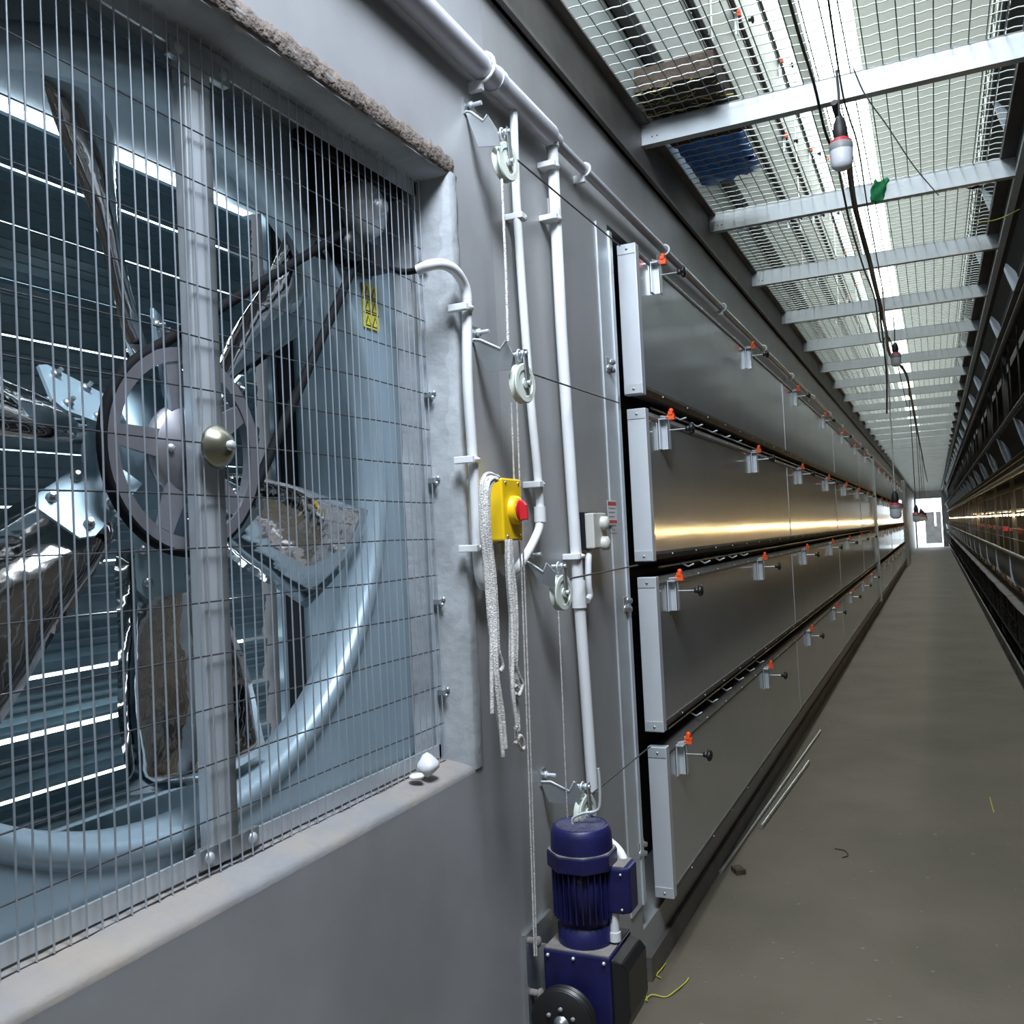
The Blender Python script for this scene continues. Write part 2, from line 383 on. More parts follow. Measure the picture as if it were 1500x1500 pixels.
# orifice panel with round hole, ring lip and cone
RR=.69; RB=.655
mb=MB(); n=96; inner=[];outer=[]
hy0,hy1,hz0,hz1=.44,2.06,1.13,2.66
for k in range(n):
    a=2*PI*k/n; c,s=math.cos(a),math.sin(a); inner.append((FY+RR*c,FZ+RR*s))
    tt=min([((hy1-FY)/c) if c>1e-9 else 9,((hy0-FY)/c) if c<-1e-9 else 9,((hz1-FZ)/s) if s>1e-9 else 9,((hz0-FZ)/s) if s<-1e-9 else 9])
    outer.append((FY+tt*c,FZ+tt*s))
X=-1.262
mb.add([Vector((X,*p)) for p in inner]+[Vector((X,*p)) for p in outer],[(k,(k+1)%n,n+(k+1)%n,n+k) for k in range(n)])
hp=mb.build('orifice_panel',M['housing'],fan,solid=.003)
mb=MB().lathe([(RR+.03,.002),(RR+.018,.010),(RR+.004,.013),(RR-.008,.008),(RR-.014,-.006),(RR-.020,-.030),(RR-.024,-.060)],(X,FY,FZ),(1,0,0),96)
mb.build('venturi_ring',M['housing'],fan,solid=.003)
# front frame and box behind
mb=MB(); mb.box(-1.70,-1.25,hy1-.004,hy1,hz0,hz1); mb.box(-1.70,-1.25,hy0,hy0+.004,hz0,hz1); mb.box(-1.70,-1.25,hy0,hy1,hz0,hz0+.004); mb.box(-1.70,-1.25,hy0,hy1,hz1-.004,hz1)
mb.box(-1.66,-1.645,hy1-.05,hy1-.003,hz0,hz1)
mb.build('housing_box',M['housing'],fan)
for a,b in ((hy1-.03,hy1+.03),(hy0-.03,hy0+.05)): MB().box(-1.80,-1.605,a,b,hz0,hz1).build('shutter_frame',M['dark'],fan)
# front flange strip the guard is bolted on
mb=MB(); e=.03
for (a,b,c,d) in ((oy0,oy1-.01,oz1-.042,oz1-.007),(oy0,oy1-.01,oz0+.03,oz0+.062),(oy1-.022,oy1-.01,oz0+.03,oz1-.01)): mb.box(-1.180,-1.174,a,b,c,d)
mb.build('front_flange',M['galv_light'],fan)
# shutter slats
nsl=13; pitch=(hz1-hz0)/nsl
tilt=[3,5,9,5,8,7,6,7,8,11,14,10,7]
for i in range(nsl):
    zt=hz1-.024-pitch*i; a=R(tilt[i]); rows_=[]
    prof=[(0,0),(.004,-.010),(.002,-.03),(.006,-.034),(.002,-.05),(.006,-.054),(.002,-.07),(.006,-.074),(.002,-.09),(.004,-.108),(.010,-.1135-.002*((i*7)%3)/2)]
    ps=[]
    for dx_,dz_ in prof:
        x=dx_*math.cos(a)-dz_*math.sin(a)*-1; 
        ps.append((-1.70-(-dz_)*math.sin(a)+dx_, zt+dz_*math.cos(a)))
    mb=MB().grid([[Vector((x,hy0+.05,z)) for x,z in ps],[Vector((x,hy1-.05,z)) for x,z in ps]],smooth=False)
    mb.build('shutter_slat',M['slat'],fan,solid=.002)
# blades
angs=[40,98,165,216,278,337]
hubx=-1.32
for bi,ad in enumerate(angs):
    a=R(ad); rd=Vector((0,math.cos(a),math.sin(a))); td=Vector((0,-math.sin(a),math.cos(a))); xd=Vector((1,0,0)); O=Vector((hubx,FY,FZ))
    rws=[]; nr,nc=16,9
    for i in range(nr):
        t=i/(nr-1); r=.17+.47*t; ch=.13+.15*t**.7; pit=R(50-24*t)
        row=[]
        for j in range(nc):
            s=(j/(nc-1)-.5); cam=.045*(1-4*s*s)*(1-.3*t)
            wob=.006*math.sin(9*t+bi*1.7+4*s)
            row.append(O+rd*(r-.03*abs(s)*t)+td*(s*ch*math.cos(pit)+.03*t)+xd*(s*ch*math.sin(pit)+cam-.01+wob))
        rws.append(row)
    bl=MB().grid(rws).build('fan_blade',M['mirror'],fan,solid=.002)
    pit=R(38); w1=td*math.cos(pit)+xd*math.sin(pit); nn=-td*math.sin(pit)+xd*math.cos(pit)
    if nn.x<0: nn=-nn
    m=MB(); O2=O+nn*.046
    m.prism([O2+rd*.10-w1*.045,O2+rd*.24-w1*.056,O2+rd*.26-w1*.042,O2+rd*.26+w1*.042,O2+rd*.24+w1*.056,O2+rd*.10+w1*.045],nn*.006)
    m.build('mounting_plate',M['bluegrey'],bl)
    for rr in (.17,.23):
        for ss in (-.036,.036):
            q=O2+rd*rr+w1*ss; MB().lathe([(.0,.012),(.008,.012),(.010,.006),(.010,.004)],q,nn,8).tube([q+nn*.006,q+nn*.022],.0045,6).build('plate_bolt',M['galv'],bl)
mb=MB().lathe([(0,.0),(.13,.0),(.13,.03),(.05,.035),(.05,.06),(0,.06)],(hubx-.02,FY,FZ),(1,0,0),32); mb.build('hub_disc',M['bluegrey'],fan)
# big pulley, five spokes
PX=-1.224; PR=.188
mb=MB(); mb.lathe([(PR-.028,-.010),(PR-.028,.010),(PR-.003,.010),(PR-.003,.006),(PR-.012,.0),(PR,-.008),(PR,-.012),(PR-.028,-.010)],(PX,FY,FZ),(1,0,0),64,smooth=False)
mb.lathe([(0,.014),(.02,.020),(.03,.014),(.075,.010),(.085,-.004),(.085,-.012),(0,-.012)],(PX,FY,FZ),(1,0,0),40)
for k in range(5):
    a=R(30+72*k); d=Vector((0,math.cos(a),math.sin(a))); t_=Vector((0,-math.sin(a),math.cos(a))); c0=Vector((PX,FY,FZ))
    mb.prism([c0+d*.06-t_*.026,c0+d*(PR-.03)-t_*.018,c0+d*(PR-.03)+t_*.018,c0+d*.06+t_*.026],(.008,0,0))
pl=mb.build('drive_pulley',M['alu'],fan)
m=MB()
for k in range(3):
    a=R(60+120*k); m.lathe([(0,.018),(.006,.018),(.008,.012),(.008,.008)],(PX,FY+.05*math.cos(a),FZ+.05*math.sin(a)),(1,0,0),6)
m.build('pulley_bolts',M['galv_light'],pl)
mb=MB(); mb.tube([(-1.35,FY,FZ),(-1.165,FY,FZ)],.016,16); mb.build('shaft',M['galv'],fan)
# motor, its small pulley and belt
la=ax(535,412,-1.248); lb=ax(560,485,-1.248)
_m=ax(548,305,-1.20); my,mz=_m.y,_m.z
_m=ax(512,362,PX); spy,spz,spr=_m.y,_m.z,.036
P0=Vector((FY,FZ)); P1=Vector((spy,spz)); d=(P1-P0); L=d.length; th=math.atan2(d.y,d.x); be=math.acos((PR-.004-spr)/L)
pts=[]
for i in range(41):
    a=th+be+(2*PI-2*be)*i/40; pts.append(Vector((PX,FY+(PR-.004)*math.cos(a),FZ+(PR-.004)*math.sin(a))))
for i in range(13):
    a=th-be+2*be*i/12; pts.append(Vector((PX,spy+spr*math.cos(a),spz+spr*math.sin(a))))
pts.append(pts[0]); mb=MB(); mb.tube(pts,.0105,8,caps=False); mb.build('drive_belt',M['rubber'],fan)
mo=MB().lathe([(0,-.02),(.035,-.02),(.035,.02),(0,.02)],(PX,spy,spz),(1,0,0),20).build('motor_pulley',M['black'],fan)
mb=MB(); mb.box(-1.258,-1.250,1.70,1.93,la.z+.012,2.645); mb.box(-1.258,-1.22,1.68,1.69,la.z+.05,2.645); mb.box(-1.255,-1.20,1.86,1.93,la.z+.02,la.z+.08)
mb.box(-1.258,-1.21,1.64,2.03,2.60,2.645); mb.build('motor_bracket',M['black'],fan,bevel=.004)
mb=MB().lathe([(0,.085),(.018,.085),(.022,.070),(.030,.066),(.052,.060),(.066,.045),(.074,.02),(.076,-.04),(.0,-.04)],(-1.255,my,mz),(1,-.0,0),32); mc=mb.build('motor_cap',M['galv_light'],fan)
mb=MB(); mb.tube(smooth_path([ax(548,382,-1.22),ax(565,392,-1.21),ax(590,398,-1.17),ax(605,397,-1.14),ax(618,393,-1.10)]),.008,8); mb.build('motor_cable',M['rubber'],fan)
# warning label with pictograms
la=ax(535,412,-1.248); lb=ax(560,485,-1.248)
lb_=MB().box(-1.2585,-1.2565,la.y,lb.y,lb.z,la.z).build('warning_label',M['yellowlabel'],fan)
m=MB(); w_=(lb.y-la.y); h_=(la.z-lb.z)
for c in range(2):
    for r_ in range(3):
        cy=la.y+w_*(.27+.46*c); cz=la.z-h_*(.17+.33*r_)
        m.prism([(-1.2565,cy-.014,cz-.014),(-1.2565,cy+.014,cz-.014),(-1.2565,cy,cz+.014)],(.0006,0,0))
for r_ in (1,2): m.box(-1.2565,-1.2559,la.y,lb.y,la.z-h_*r_/3-.0015,la.z-h_*r_/3+.0015)
m.build('pictogram',M['black'],lb_)
m=MB()
for c in range(2):
    for r_ in range(3):
        cy=la.y+w_*(.27+.46*c); cz=la.z-h_*(.17+.33*r_)
        m.prism([(-1.2559,cy-.009,cz-.0115),(-1.2559,cy+.009,cz-.0115),(-1.2559,cy,cz+.008)],(.0004,0,0))
m.build('pictogram_fill',M['yellowlabel'],lb_)
# centre post
mb=MB(); mb.box(-1.200,-1.170,1.222,1.268,oz0+.03,oz1-.02); po=mb.build('centre_post',M['galv_light'],fan,bevel=.003)
mb=MB().box(-1.182,-1.170,1.266,1.286,oz0+.03,oz1-.02); mb.build('post_lip',M['galv'],po)
for z in (oz0+.05,oz1-.045): MB().box(-1.186,-1.168,1.19,1.34,z-.018,z+.018).build('post_foot',M['galv'],po,bevel=.003)
for z in (oz0+.05,oz1-.045):
    for yy in (1.21,1.32): MB().lathe([(0,.008),(.006,.007),(.010,.003),(.011,0)],(-1.168,yy,z),(1,0,0),10).build('foot_bolt',M['galv_light'],po)
mb=MB().lathe([(0,.030),(.014,.028),(.026,.020),(.037,.006),(.040,0),(0,0)],(-1.152,FY,FZ),(1,0,0),28); dm=mb.build('shaft_dome',M['brass'],fan)
mb=MB().lathe([(0,.036),(.009,.036),(.009,.026)],(-1.152,FY,FZ),(1,0,0),8); mb.build('dome_bolt',M['galv_light'],dm)
# ------------------------------------------------------------------ guard
gx=-1.158; gz0,gz1=oz0+.022,oz1-.006; gy0,gy1=.47,oy1-.014
g=thing('wire_guard','welded wire guard panel covering the exhaust fan opening','guard',(gx,1.25,gz0))
vw=MB(); yy=gy1-.008
i=0
while yy>gy0:
    lean=.004*math.sin(i*2.1); top=gz1+.004*math.sin(i*1.3)
    vw.tube([(gx,yy,gz0+.002),(gx+.001*math.sin(i),yy+lean*.6,gz0+.3),(gx,yy+lean,(gz0+gz1)/2),(gx,yy+lean*.3,top)],.00165,6,caps=True)
    yy-=.0275; i+=1
vw.build('vertical_wires',M['wire'],g)
hw=MB(); z=gz0+.002; k=0
while z<gz1:
    hw.tube([(gx-.003+.001*math.sin(j*1.1+k),gy0+(gy1-gy0)*j/24,z+.0012*math.sin(j*.7+k*2)) for j in range(25)],.0015,6); z+=.0935; k+=1
hw.build('horizontal_wires',M['cable'],g)
for p in ((.80,oz0+.040),(1.0,oz1-.03),(1.60,oz1-.03),(1.75,oz1-.03),(1.9,oz1-.03)): MB().lathe([(0,.006),(.005,.006),(.012,.003),(.013,0)],(-1.178,p[0],p[1]),(1,0,0),12).build('washer',M['galv_light'],g)
for z in (1.32,1.55,1.86,2.08,2.42): 
    m=MB(); y=oy1-.012; m.box(-1.170,-1.150,y-.012,y+.014,z-.006,z+.006); m.ball((-1.148,y+.004,z+.006),.007,6); m.ball((-1.146,y-.008,z-.008),.006,6); m.build('edge_clip',M['galv'],g)
# lump of foam on the sill
fo=ax(615,1113,-1.12); m=MB()
rnd=random.Random(3)
def blob(c,r,sc,seed,n=14):
    rr=random.Random(seed); b=MB(); b.ball(c,r,n,sc); vs=[]
    c=Vector(c)
    for v in b.v:
        v=Vector(v); d=v-c; k=1+.18*math.sin(d.x*130+seed)*math.cos(d.y*110)+.1*math.sin(d.z*150+seed); vs.append(tuple(c+d*k))
    b.v=vs; return b
o=blob((-1.12,1.875,1.175),.026,(1,1,1.05),2).build('foam_lump',M['sticker'],origin=(-1.12,1.875,1.15)); tag(o,'lump of white foam on the sill in the corner of the guard','foam')
o=blob((-1.125,1.83,1.160),.014,(1.3,1.5,.6),5).build('plaster_chip',M['sticker'],origin=(-1.125,1.83,1.15)); tag(o,'small flat white chip on the sill left of the foam lump','debris')

# ================================================================== CONDUITS
t=thing('conduit_pipe','long horizontal pipe high on the left wall running down the corridor','pipe',(-1.047,2.7,2.985))
MB().tube([(-1.047,-1.5,2.99),(-1.047,2.68,2.985)],.034,20).build('thick_pipe',M['pvc_grey'],t)
MB().tube([(-1.047,2.60,2.985),(-1.055,5,2.985),(-1.055,36.7,2.985)],.0175,12).build('thin_pipe',M['pvc_grey'],t)
MB().tube([(-1.047,2.27,2.986),(-1.047,2.30,2.986)],.037,20).build('coupling',M['pvc_grey'],t); MB().tube([(-1.047,2.60,2.985),(-1.047,2.74,2.985)],.026,20).build('coupling',M['pvc_grey'],t)
for y in [2.2,3.0,4.05,5.3,6.7,8.1,9.6,11.2,12.8,14.4,16,17.6,19.2]:
    m=MB(); r=.040 if y<2.5 else .022
    m.tube([(-1.047+r*math.cos(a)*1.0,y,2.985+r*math.sin(a)) for a in [R(-110+ q*22) for q in range(11)]],.005,6); m.box(WX,-1.045,y-.008,y+.008,2.985-r-.022,2.985-r+.004)
    m.build('pipe_clip',M['pvc'],t)
def drop(name,label,pts,r,clips,m=M['pvc'],coup=()):
    t=thing(name,label,'pipe',tuple(pts[-1]))
    MB().tube(pts,r,16).build('pipe_run',m,t)
    for c in clips:
        y,z=c; b=MB(); b.box(WX,-1.05+r+.004,y-r-.014,y-r+.002,z-.008,z+.010); b.tube([(-1.05+ (r+.003)*math.cos(a),y+(r+.003)*math.sin(a),z) for a in [R(-120+24*q) for q in range(11)]],.0075,5); b.box(WX,-1.03,y-r-.020,y+r*.3,z-.009,z+.009)
        b.build('pipe_clip',M['pvc'],t,bevel=.002)
    for (y,z0,z1) in coup: MB().tube([(-1.05,y,z0),(-1.05,y+.002,z1)],r+.005,16).build('coupling',m,t)
    return t
def Y(px,py): return ax(px,py,-1.05)
A0=Y(808,205);A1=Y(822,480);A2=Y(845,830);A3=Y(868,1158)
t=drop('conduit_pipe','thick white vertical conduit dropping to the blue gear motor',[(-1.05,A0.y,2.97),A0,A1,A2,A3],.0185,[(Y(808,245).y,Y(808,245).z),(Y(811,322).y,Y(811,322).z),(Y(845,815).y,Y(845,815).z)],coup=((A2.y+.005,Y(850,890).z,Y(848,850).z),(A0.y,Y(808,215).z,2.985)))
B=[Y(752,158),Y(758,320),Y(775,560),Y(788,700),Y(791,762),Y(783,790),Y(765,822),Y(752,838),Y(741,838),Y(733,822),Y(731,795)]
t=drop('conduit_pipe','thinner white vertical conduit curving under to the yellow switch box',smooth_path([(-1.05,B[0].y,2.96)]+B,5),.0125,[(Y(762,320).y,Y(762,320).z),(Y(788,710).y,Y(788,710).z)],coup=((Y(791,760).y,Y(791,765).z,Y(789,742).z),))
H=[ax(612,396,-1.115),ax(628,389,-1.085),ax(648,387,-1.06),Y(667,397),Y(680,418),Y(684,440),Y(684,460),Y(685,560),Y(693,680),Y(699,800),Y(702,840),Y(708,857),Y(716,852),Y(722,835),Y(727,815)]
hp_=smooth_path([Vector(p) for p in H],14)
t=thing('conduit_pipe','white corrugated flexible hose looping from the fan guard to the yellow switch box','pipe',tuple(H[-1]))
MB().tube(hp_[:70],.0135,14).build('smooth_hose',M['pvc'],t)
# resample for corrugation
tot=[hp_[69]]
acc=0
for a,b in zip(hp_[69:-1],hp_[70:]):
    n=max(1,int((b-a).length/.002)); tot+= [a.lerp(b,(q+1)/n) for q in range(n)]
MB().tube(tot,.013,12,rs=[.0142 if q%2 else .0128 for q in range(len(tot))]).build('corrugated_hose',M['pvc'],t)
for p in ((681,452),(690,674),(697,803)):
    q=Y(*p); b=MB(); b.box(WX,-1.032,q.y-.028,q.y-.012,q.z-.009,q.z+.009); b.tube([(-1.05+.017*math.cos(a),q.y+.017*math.sin(a),q.z) for a in [R(-120+24*k) for k in range(11)]],.008,5); b.build('pipe_clip',M['pvc'],t,bevel=.002)
# ================================================================== YELLOW SWITCH
yl=ax(737,745,-.985).y; yr=ax(765,745,-.985).y; zt=ax(750,701,-.985).z; zb=ax(752,792,-.985).z
t=thing('switch_box','yellow isolator switch box with red rotary knob on the wall','switch',(WX,(yl+yr)/2,zb))
MB().box(WX,-.985,yl,yr,zb,zt).build('box_body',M['yellow'],t,bevel=.005)
MB().box(WX-.0,-1.075,yl-.006,yr+.006,zb-.003,zt+.003).build('back_plate',M['beige'],t)
kc=Vector((-.985,(yl+yr)/2+.004,(zt+zb)/2-.002))
MB().lathe([(.038,0),(.036,.014),(.028,.017),(0,.017)],kc,(1,0,0),28).build('knob_collar',M['yellow'],t)
m=MB().lathe([(.026,.012),(.025,.020),(0,.020)],kc,(1,0,0),24); m.prism([(kc.x+.016,kc.y-.006,kc.z-.028),(kc.x+.040,kc.y-.006,kc.z-.026),(kc.x+.038,kc.y-.006,kc.z+.012),(kc.x+.028,kc.y-.006,kc.z+.024),(kc.x+.016,kc.y-.006,kc.z+.027)],(0,.012,0)); m.build('rotary_knob',M['red'],t,bevel=.003)
m=MB()
for yy,zz in ((yl+.02,zt-.012),(yr-.02,zt-.012),(yl+.02,zb+.012),(yr-.02,zb+.012)): m.lathe([(0,.002),(.004,.002),(.004,0)],(-.985,yy,zz),(1,0,0),8)
m.build('cover_screw',M['galv'],t)
q=Y(733,800); MB().lathe([(.015,-.035),(.015,0),(.013,.0)],(-1.04,q.y,zb),(0,0,1),16).build('cable_gland',M['beige'],t)
# socket block
p=thing('junction_block','small beige terminal block with two round caps beside the thick conduit','electrical box',(-1.05,3.05,1.66))
a=ax(858,752,-1.05); b=ax(882,802,-1.05)
MB().box(WX,-1.052,a.y-.012,a.y+.12,b.z-.004,a.z+.004).build('black_base',M['black'],p)
MB().box(-1.052,-1.02,a.y-.010,a.y+.12,b.z,a.z).build('block_body',M['beige'],p,bevel=.004)
for dz in (.030,-.038):
    MB().lathe([(.024,0),(.023,.018),(.012,.024),(0,.025)],(-1.02,a.y+.072,(a.z+b.z)/2+dz-.006),(1,0,0),20).build('round_cap',M['beige'],p)
m=MB().tube(smooth_path([(-1.05,a.y+.03,b.z),Y(862,820),Y(862,855),Y(864,872),Y(860,880)]),.011,12); m.build('cable_sleeve',M['pvc'],p)
# sticker
WS=WX+.0065; a=ax(889,733,WS); b=ax(904,768,WS)
s=thing('sticker','small white paper sticker with red bands on the grey wall by the flaps','sticker',(WX,a.y,b.z))
MB().box(WS,WS+.001,a.y,b.y,b.z,a.z).build('paper',M['sticker'],s)
MB().box(WS+.001,WS+.0014,a.y+.004,b.y-.004,a.z-.018,a.z-.004).build('red_band',M['red'],s); MB().box(WS+.001,WS+.0014,a.y+.004,b.y-.004,b.z+.004,b.z+.016).build('red_band',M['red'],s)
m=MB()
for k in range(7): m.box(WS+.001,WS+.0013,a.y+.012,b.y-.012-.01*(k%3),a.z-.030-.0155*k,a.z-.026-.0155*k)
m.build('text_line',M['bulbgrey'],s)
# ================================================================== PULLEY BRACKETS AND CABLES
pl_px=[(681,163),(692,493),(776,822),(793,1150)]
names=['uppermost','second highest','third highest','lowest']
pc=[(740,238),(765,562),(822,868),(857,1190)]
tgt=[(908,360),(906,590),(934,828),(952,1094)]
plates=[[(681,163),(690,164),(708,177),(714,168),(728,190),(733,213),(701,215)],
[(692,497),(704,498),(733,511),(741,499),(752,520),(748,542),(712,545)],
[(770,822),(777,825),(796,838),(801,825),(813,838),(812,862),(790,852)],
[(792,1145),(807,1145),(834,1159),(841,1145),(853,1160),(848,1179),(804,1175)]]
for i,(a,c,g_) in enumerate(zip(pl_px,pc,tgt)):
    pp=plates[i]; w0=ax(pp[0][0],pp[0][1],WX); P_=[ay(q[0],q[1],w0.y) for q in pp]
    hx=P_[4].x-.008; cc=ax(c[0],c[1],hx)
    t=thing('pulley_bracket','%s folded steel wall bracket carrying a white cable pulley'%names[i],'pulley',(WX,w0.y,w0.z))
    hg=Vector((hx,cc.y-.01,cc.z+.078))
    P_[6].x=max(WX,P_[6].x)
    MB().prism(P_,(0,.0035,.0)).build('bracket_plate',M['galv'],t)
    m=MB(); m.tube(P_[:4],.0035,6); m.build('folded_edge',M['galv_light'],t)
    m=MB().box(WX,WX+.005,w0.y-.01,w0.y+.03,w0.z-.01,w0.z+.035); m.build('wall_tab',M['galv'],t)
    m=MB().tube([(WX,w0.y+.012,w0.z+.018),(WX+.045,w0.y+.012,w0.z+.018)],.006,8); m.lathe([(0,.018),(.011,.018),(.011,.008),(0,.008)],(WX,w0.y+.012,w0.z+.018),(1,0,0),6); m.build('anchor_bolt',M['galv_light'],t)
    m=MB().tube([hg+Vector((-.02,0,0)),hg+Vector((.024,0,0))],.0055,8); m.tube([hg+Vector((.0,.015*math.cos(q*PI/6),.015*math.sin(q*PI/6)-.004)) for q in range(13)],.003,6,caps=False); m.lathe([(0,.014),(.009,.014),(.009,.006),(0,.006)],hg,(1,0,0),6)
    m.build('shackle',M['galv_light'],t)
    wh=MB().lathe([(0,-.013),(.020,-.011),(.050,-.012),(.053,-.009),(.043,0),(.053,.009),(.050,.012),(.036,.012),(.034,.009),(.014,.009),(.013,.013),(0,.013)],cc,(1,-.12,0),36,smooth=False)
    wo=wh.build('pulley_wheel',M['pulley'],t)
    m=MB()
    for s_ in (-.020,.018): m.bar(hg+Vector((s_,0,.01)),cc+Vector((s_,0,-.012)),.020,.003,(1,0,0))
    m.build('cheek_plate',M['galv'],wo)
    m=MB().tube([cc+Vector((-.024,0,0)),cc+Vector((.026,0,0))],.007,8); m.build('axle',M['galv_light'],wo)
    e=ax(g_[0],g_[1],-1.03)
    st=cc+Vector((0,.030,.036))
    m=MB().tube([cc+Vector((0,-.020,.040)),st,e],.0028,6)
    k=m.build('wire_rope',M['cable'],origin=st); tag(k,'thin dark steel cable from the %s wall pulley to the %s flap'%(names[i],nm[i]),'cable')
# vertical ropes
def rope(name,label,pts,r,m,cat='rope',grp=None,parent=None):
    o=MB().tube(pts,r,6).build(name,m,origin=pts[0]); return tag(o,label,cat,grp)
XR=-.972
rope('pull_rope','white cord hanging from the uppermost wall pulley',[ax(735,262,XR),ax(741,400,XR),ax(744,500,XR)],.0038,M['rope'])
rope('pull_rope','left of two white cords below the second pulley, passing behind the yellow switch',[ax(749,590,XR-.0),ax(753,698,XR-.02),ax(764,840,XR-.03),ax(775,1150,XR-.06),ax(783,1400,XR-.07)],.0026,M['rope'])
rope('pull_rope','right of two white cords below the second pulley, passing the red knob',[ax(757,590,XR),ax(761,698,XR-.02),ax(768,840,XR-.03),ax(779,1150,XR-.06),ax(786,1400,XR-.07)],.0026,M['rope'])
rope('pull_rope','thin cord dropping from the third wall pulley toward the gear motor',[ax(818,895,XR),ax(823,1000,XR-.01),ax(829,1150,XR-.03),ax(832,1210,XR-.04)],.0022,M['rope'])
# rope bundles hung over the switch
def bundle(label,strands):
    t=thing('rope_hank',label,'rope',tuple(strands[0][-1]))
    for s in strands: MB().tube(smooth_path(s,5),.0052,7).build('rope_strand',M['rope'],t)
def S(pts,x=-.975): return [ax(p[0],p[1],x) for p in pts]
k=Vector((.0,0,0))
s1=[S([(730,699),(716,694),(708,705),(707,760),(714,820),(719,900),(720,980),(721,1045)]),
    S([(728,701),(716,700),(711,712),(711,770),(718,830),(723,900),(725,980),(732,1050),(737,1108)],-.970),
    S([(728,703),(720,702),(714,716),(714,770),(721,830),(726,900),(728,980),(736,1040),(741,1096)],-.965),
    S([(726,704),(722,705),(716,722),(717,780),(724,840),(728,900),(730,950),(736,975),(732,984)],-.966),
    S([(729,698),(713,696),(705,712),(705,770),(711,830),(716,900),(722,960),(727,1030),(735,1080)],-.980)]
bundle('left hank of white braided rope draped over the side of the yellow switch box',s1)
s2=[S([(744,790),(745,830),(748,900),(748,970),(752,1030),(756,1062),(757,1085),(764,1098),(768,1092),(762,1078),(754,1090)],-.968),
    S([(746,790),(748,830),(753,900),(754,960),(760,990),(765,1002),(760,1018),(754,1016)],-.962),
    S([(748,790),(751,830),(756,880),(757,940),(756,985),(762,1010),(755,1004)],-.966),
    S([(742,790),(743,840),(747,890),(750,940),(753,1000),(758,1040),(760,1070)],-.972),
    S([(745,792),(746,850),(750,900),(751,960),(751,1010),(757,1060),(755,1066)],-.958)]
bundle('right hank of white braided rope hanging below the yellow switch box, knotted at its ends',s2)

# anchor bolts beside the flaps
for p,l in (((890,535),'uppermost cluster of anchor bolts beside the flaps'),((915,885),'middle cluster of anchor bolts beside the flaps'),((937,1243),'lowest cluster of anchor bolts, right of the blue motor'),((807,308),'small bolt cluster behind the thick white conduit near its top')):
    q=ax(*p,WX); t=thing('anchor_plate',l,'bolt',tuple(q))
    MB().box(WX,WX+.008,q.y-.035,q.y+.035,q.z-.03,q.z+.03).build('small_plate',M['sheetwall'] ,t,bevel=.003)
    for dy_,dz_ in ((-.018,-.014),(.018,.012),(.012,-.020)):
        m=MB().lathe([(0,.024),(.009,.022),(.011,.010),(.014,.008),(.014,.005)],(WX+.002,q.y+dy_,q.z+dz_),(1,0,0),10); m.build('bolt_head',M['galv'],t)
for k in range(3):
    q=ax([(708,50),(790,46),(835,108)][k][0]+80,[(708,50),(790,46),(835,108)][k][1],WX)

# ================================================================== GEAR MOTOR
gm=thing('gear_motor','dark blue winch gear motor with black cable drum at the foot of the wall','motor',(-.96,2.42,.28))
cx,cy=-.955,2.42
MB().box(-1.05,-.855,2.33,2.52,.335,.565).build('gearbox',M['blue'],gm,bevel=.006)
m=MB(); m.prism([(-.855,2.335,.34),(-.855,2.335,.56),(-.825,2.345,.545),(-.815,2.36,.52),(-.815,2.36,.40),(-.825,2.345,.365)],(0,.17,0)); m.build('side_cover',M['black'],gm,bevel=.006)
MB().box(-1.046,-.859,2.334,2.516,.563,.568).build('dust_layer',M['dust'],gm)
m=MB()
for x,z in ((-1.035,.55),(-.96,.55),(-.872,.55),(-.872,.352),(-1.035,.352)): m.ball((x,2.328,z),.0055,8)
m.build('cover_screw',M['galv_light'],gm)
mm=MB().lathe([(.078,0),(.078,.045),(.070,.05),(.070,.075)],(cx,cy,.568),(0,0,1),32); mm.build('motor_flange',M['blue'],gm)
m=MB().lathe([(0,.0),(.074,0),(.074,.17),(0,.17)],(cx,cy,.625),(0,0,1),40)
for k in range(30):
    a=2*PI*k/30; d=Vector((math.cos(a),math.sin(a),0)); c0=Vector((cx,cy,0)); m.bar(c0+d*.078+Vector((0,0,.64)),c0+d*.078+Vector((0,0,.785)),.003,.020,tuple(d))
m.build('finned_body',M['blue'],gm)
n=8; m=MB(); ring=[]
pts=[(cx+.100*math.cos(R(22.5+45*k)),cy+.100*math.sin(R(22.5+45*k)),.775) for k in range(8)]
m.prism(pts[::1],(0,0,.045)); m.build('end_shield',M['blue'],gm,bevel=.004)
m=MB(); m.prism([(cx+.097*math.cos(R(22.5+45*k)),cy+.097*math.sin(R(22.5+45*k)),.820) for k in range(8)],(0,0,.003)); m.build('shield_dust',M['dust'],gm)
m=MB().lathe([(.088,.822),(.086,.865),(.080,.885),(.074,.890),(.070,.888),(.070,.875),(0,.875)],(cx,cy,0),(0,0,1),40); fc=m.build('fan_cowl',M['blue'],gm)
MB().lathe([(0,.0),(.070,.0),(.070,.002),(0,.002)],(cx,cy,.876),(0,0,1),32).build('cowl_opening',M['dark'],fc)
m=MB()
for k in range(-6,7):
    o_=k*.0105; h=math.sqrt(max(0,.07**2-o_**2)); u=Vector((math.cos(R(40)),math.sin(R(40)),0)); v=Vector((-u.y,u.x,0)); c0=Vector((cx,cy,.887)); m.bar(c0+v*o_-u*h,c0+v*o_+u*h,.0035,.004)
u=Vector((math.cos(R(-50)),math.sin(R(-50)),0)); v=Vector((-u.y,u.x,0))
for k in (-2,0,2): o_=k*.018; h=math.sqrt(.07**2-o_**2); m.bar(Vector((cx,cy,.886))+v*o_-u*h,Vector((cx,cy,.886))+v*o_+u*h,.003,.003)
m.build('cowl_grille',M['dustyblue'],fc)
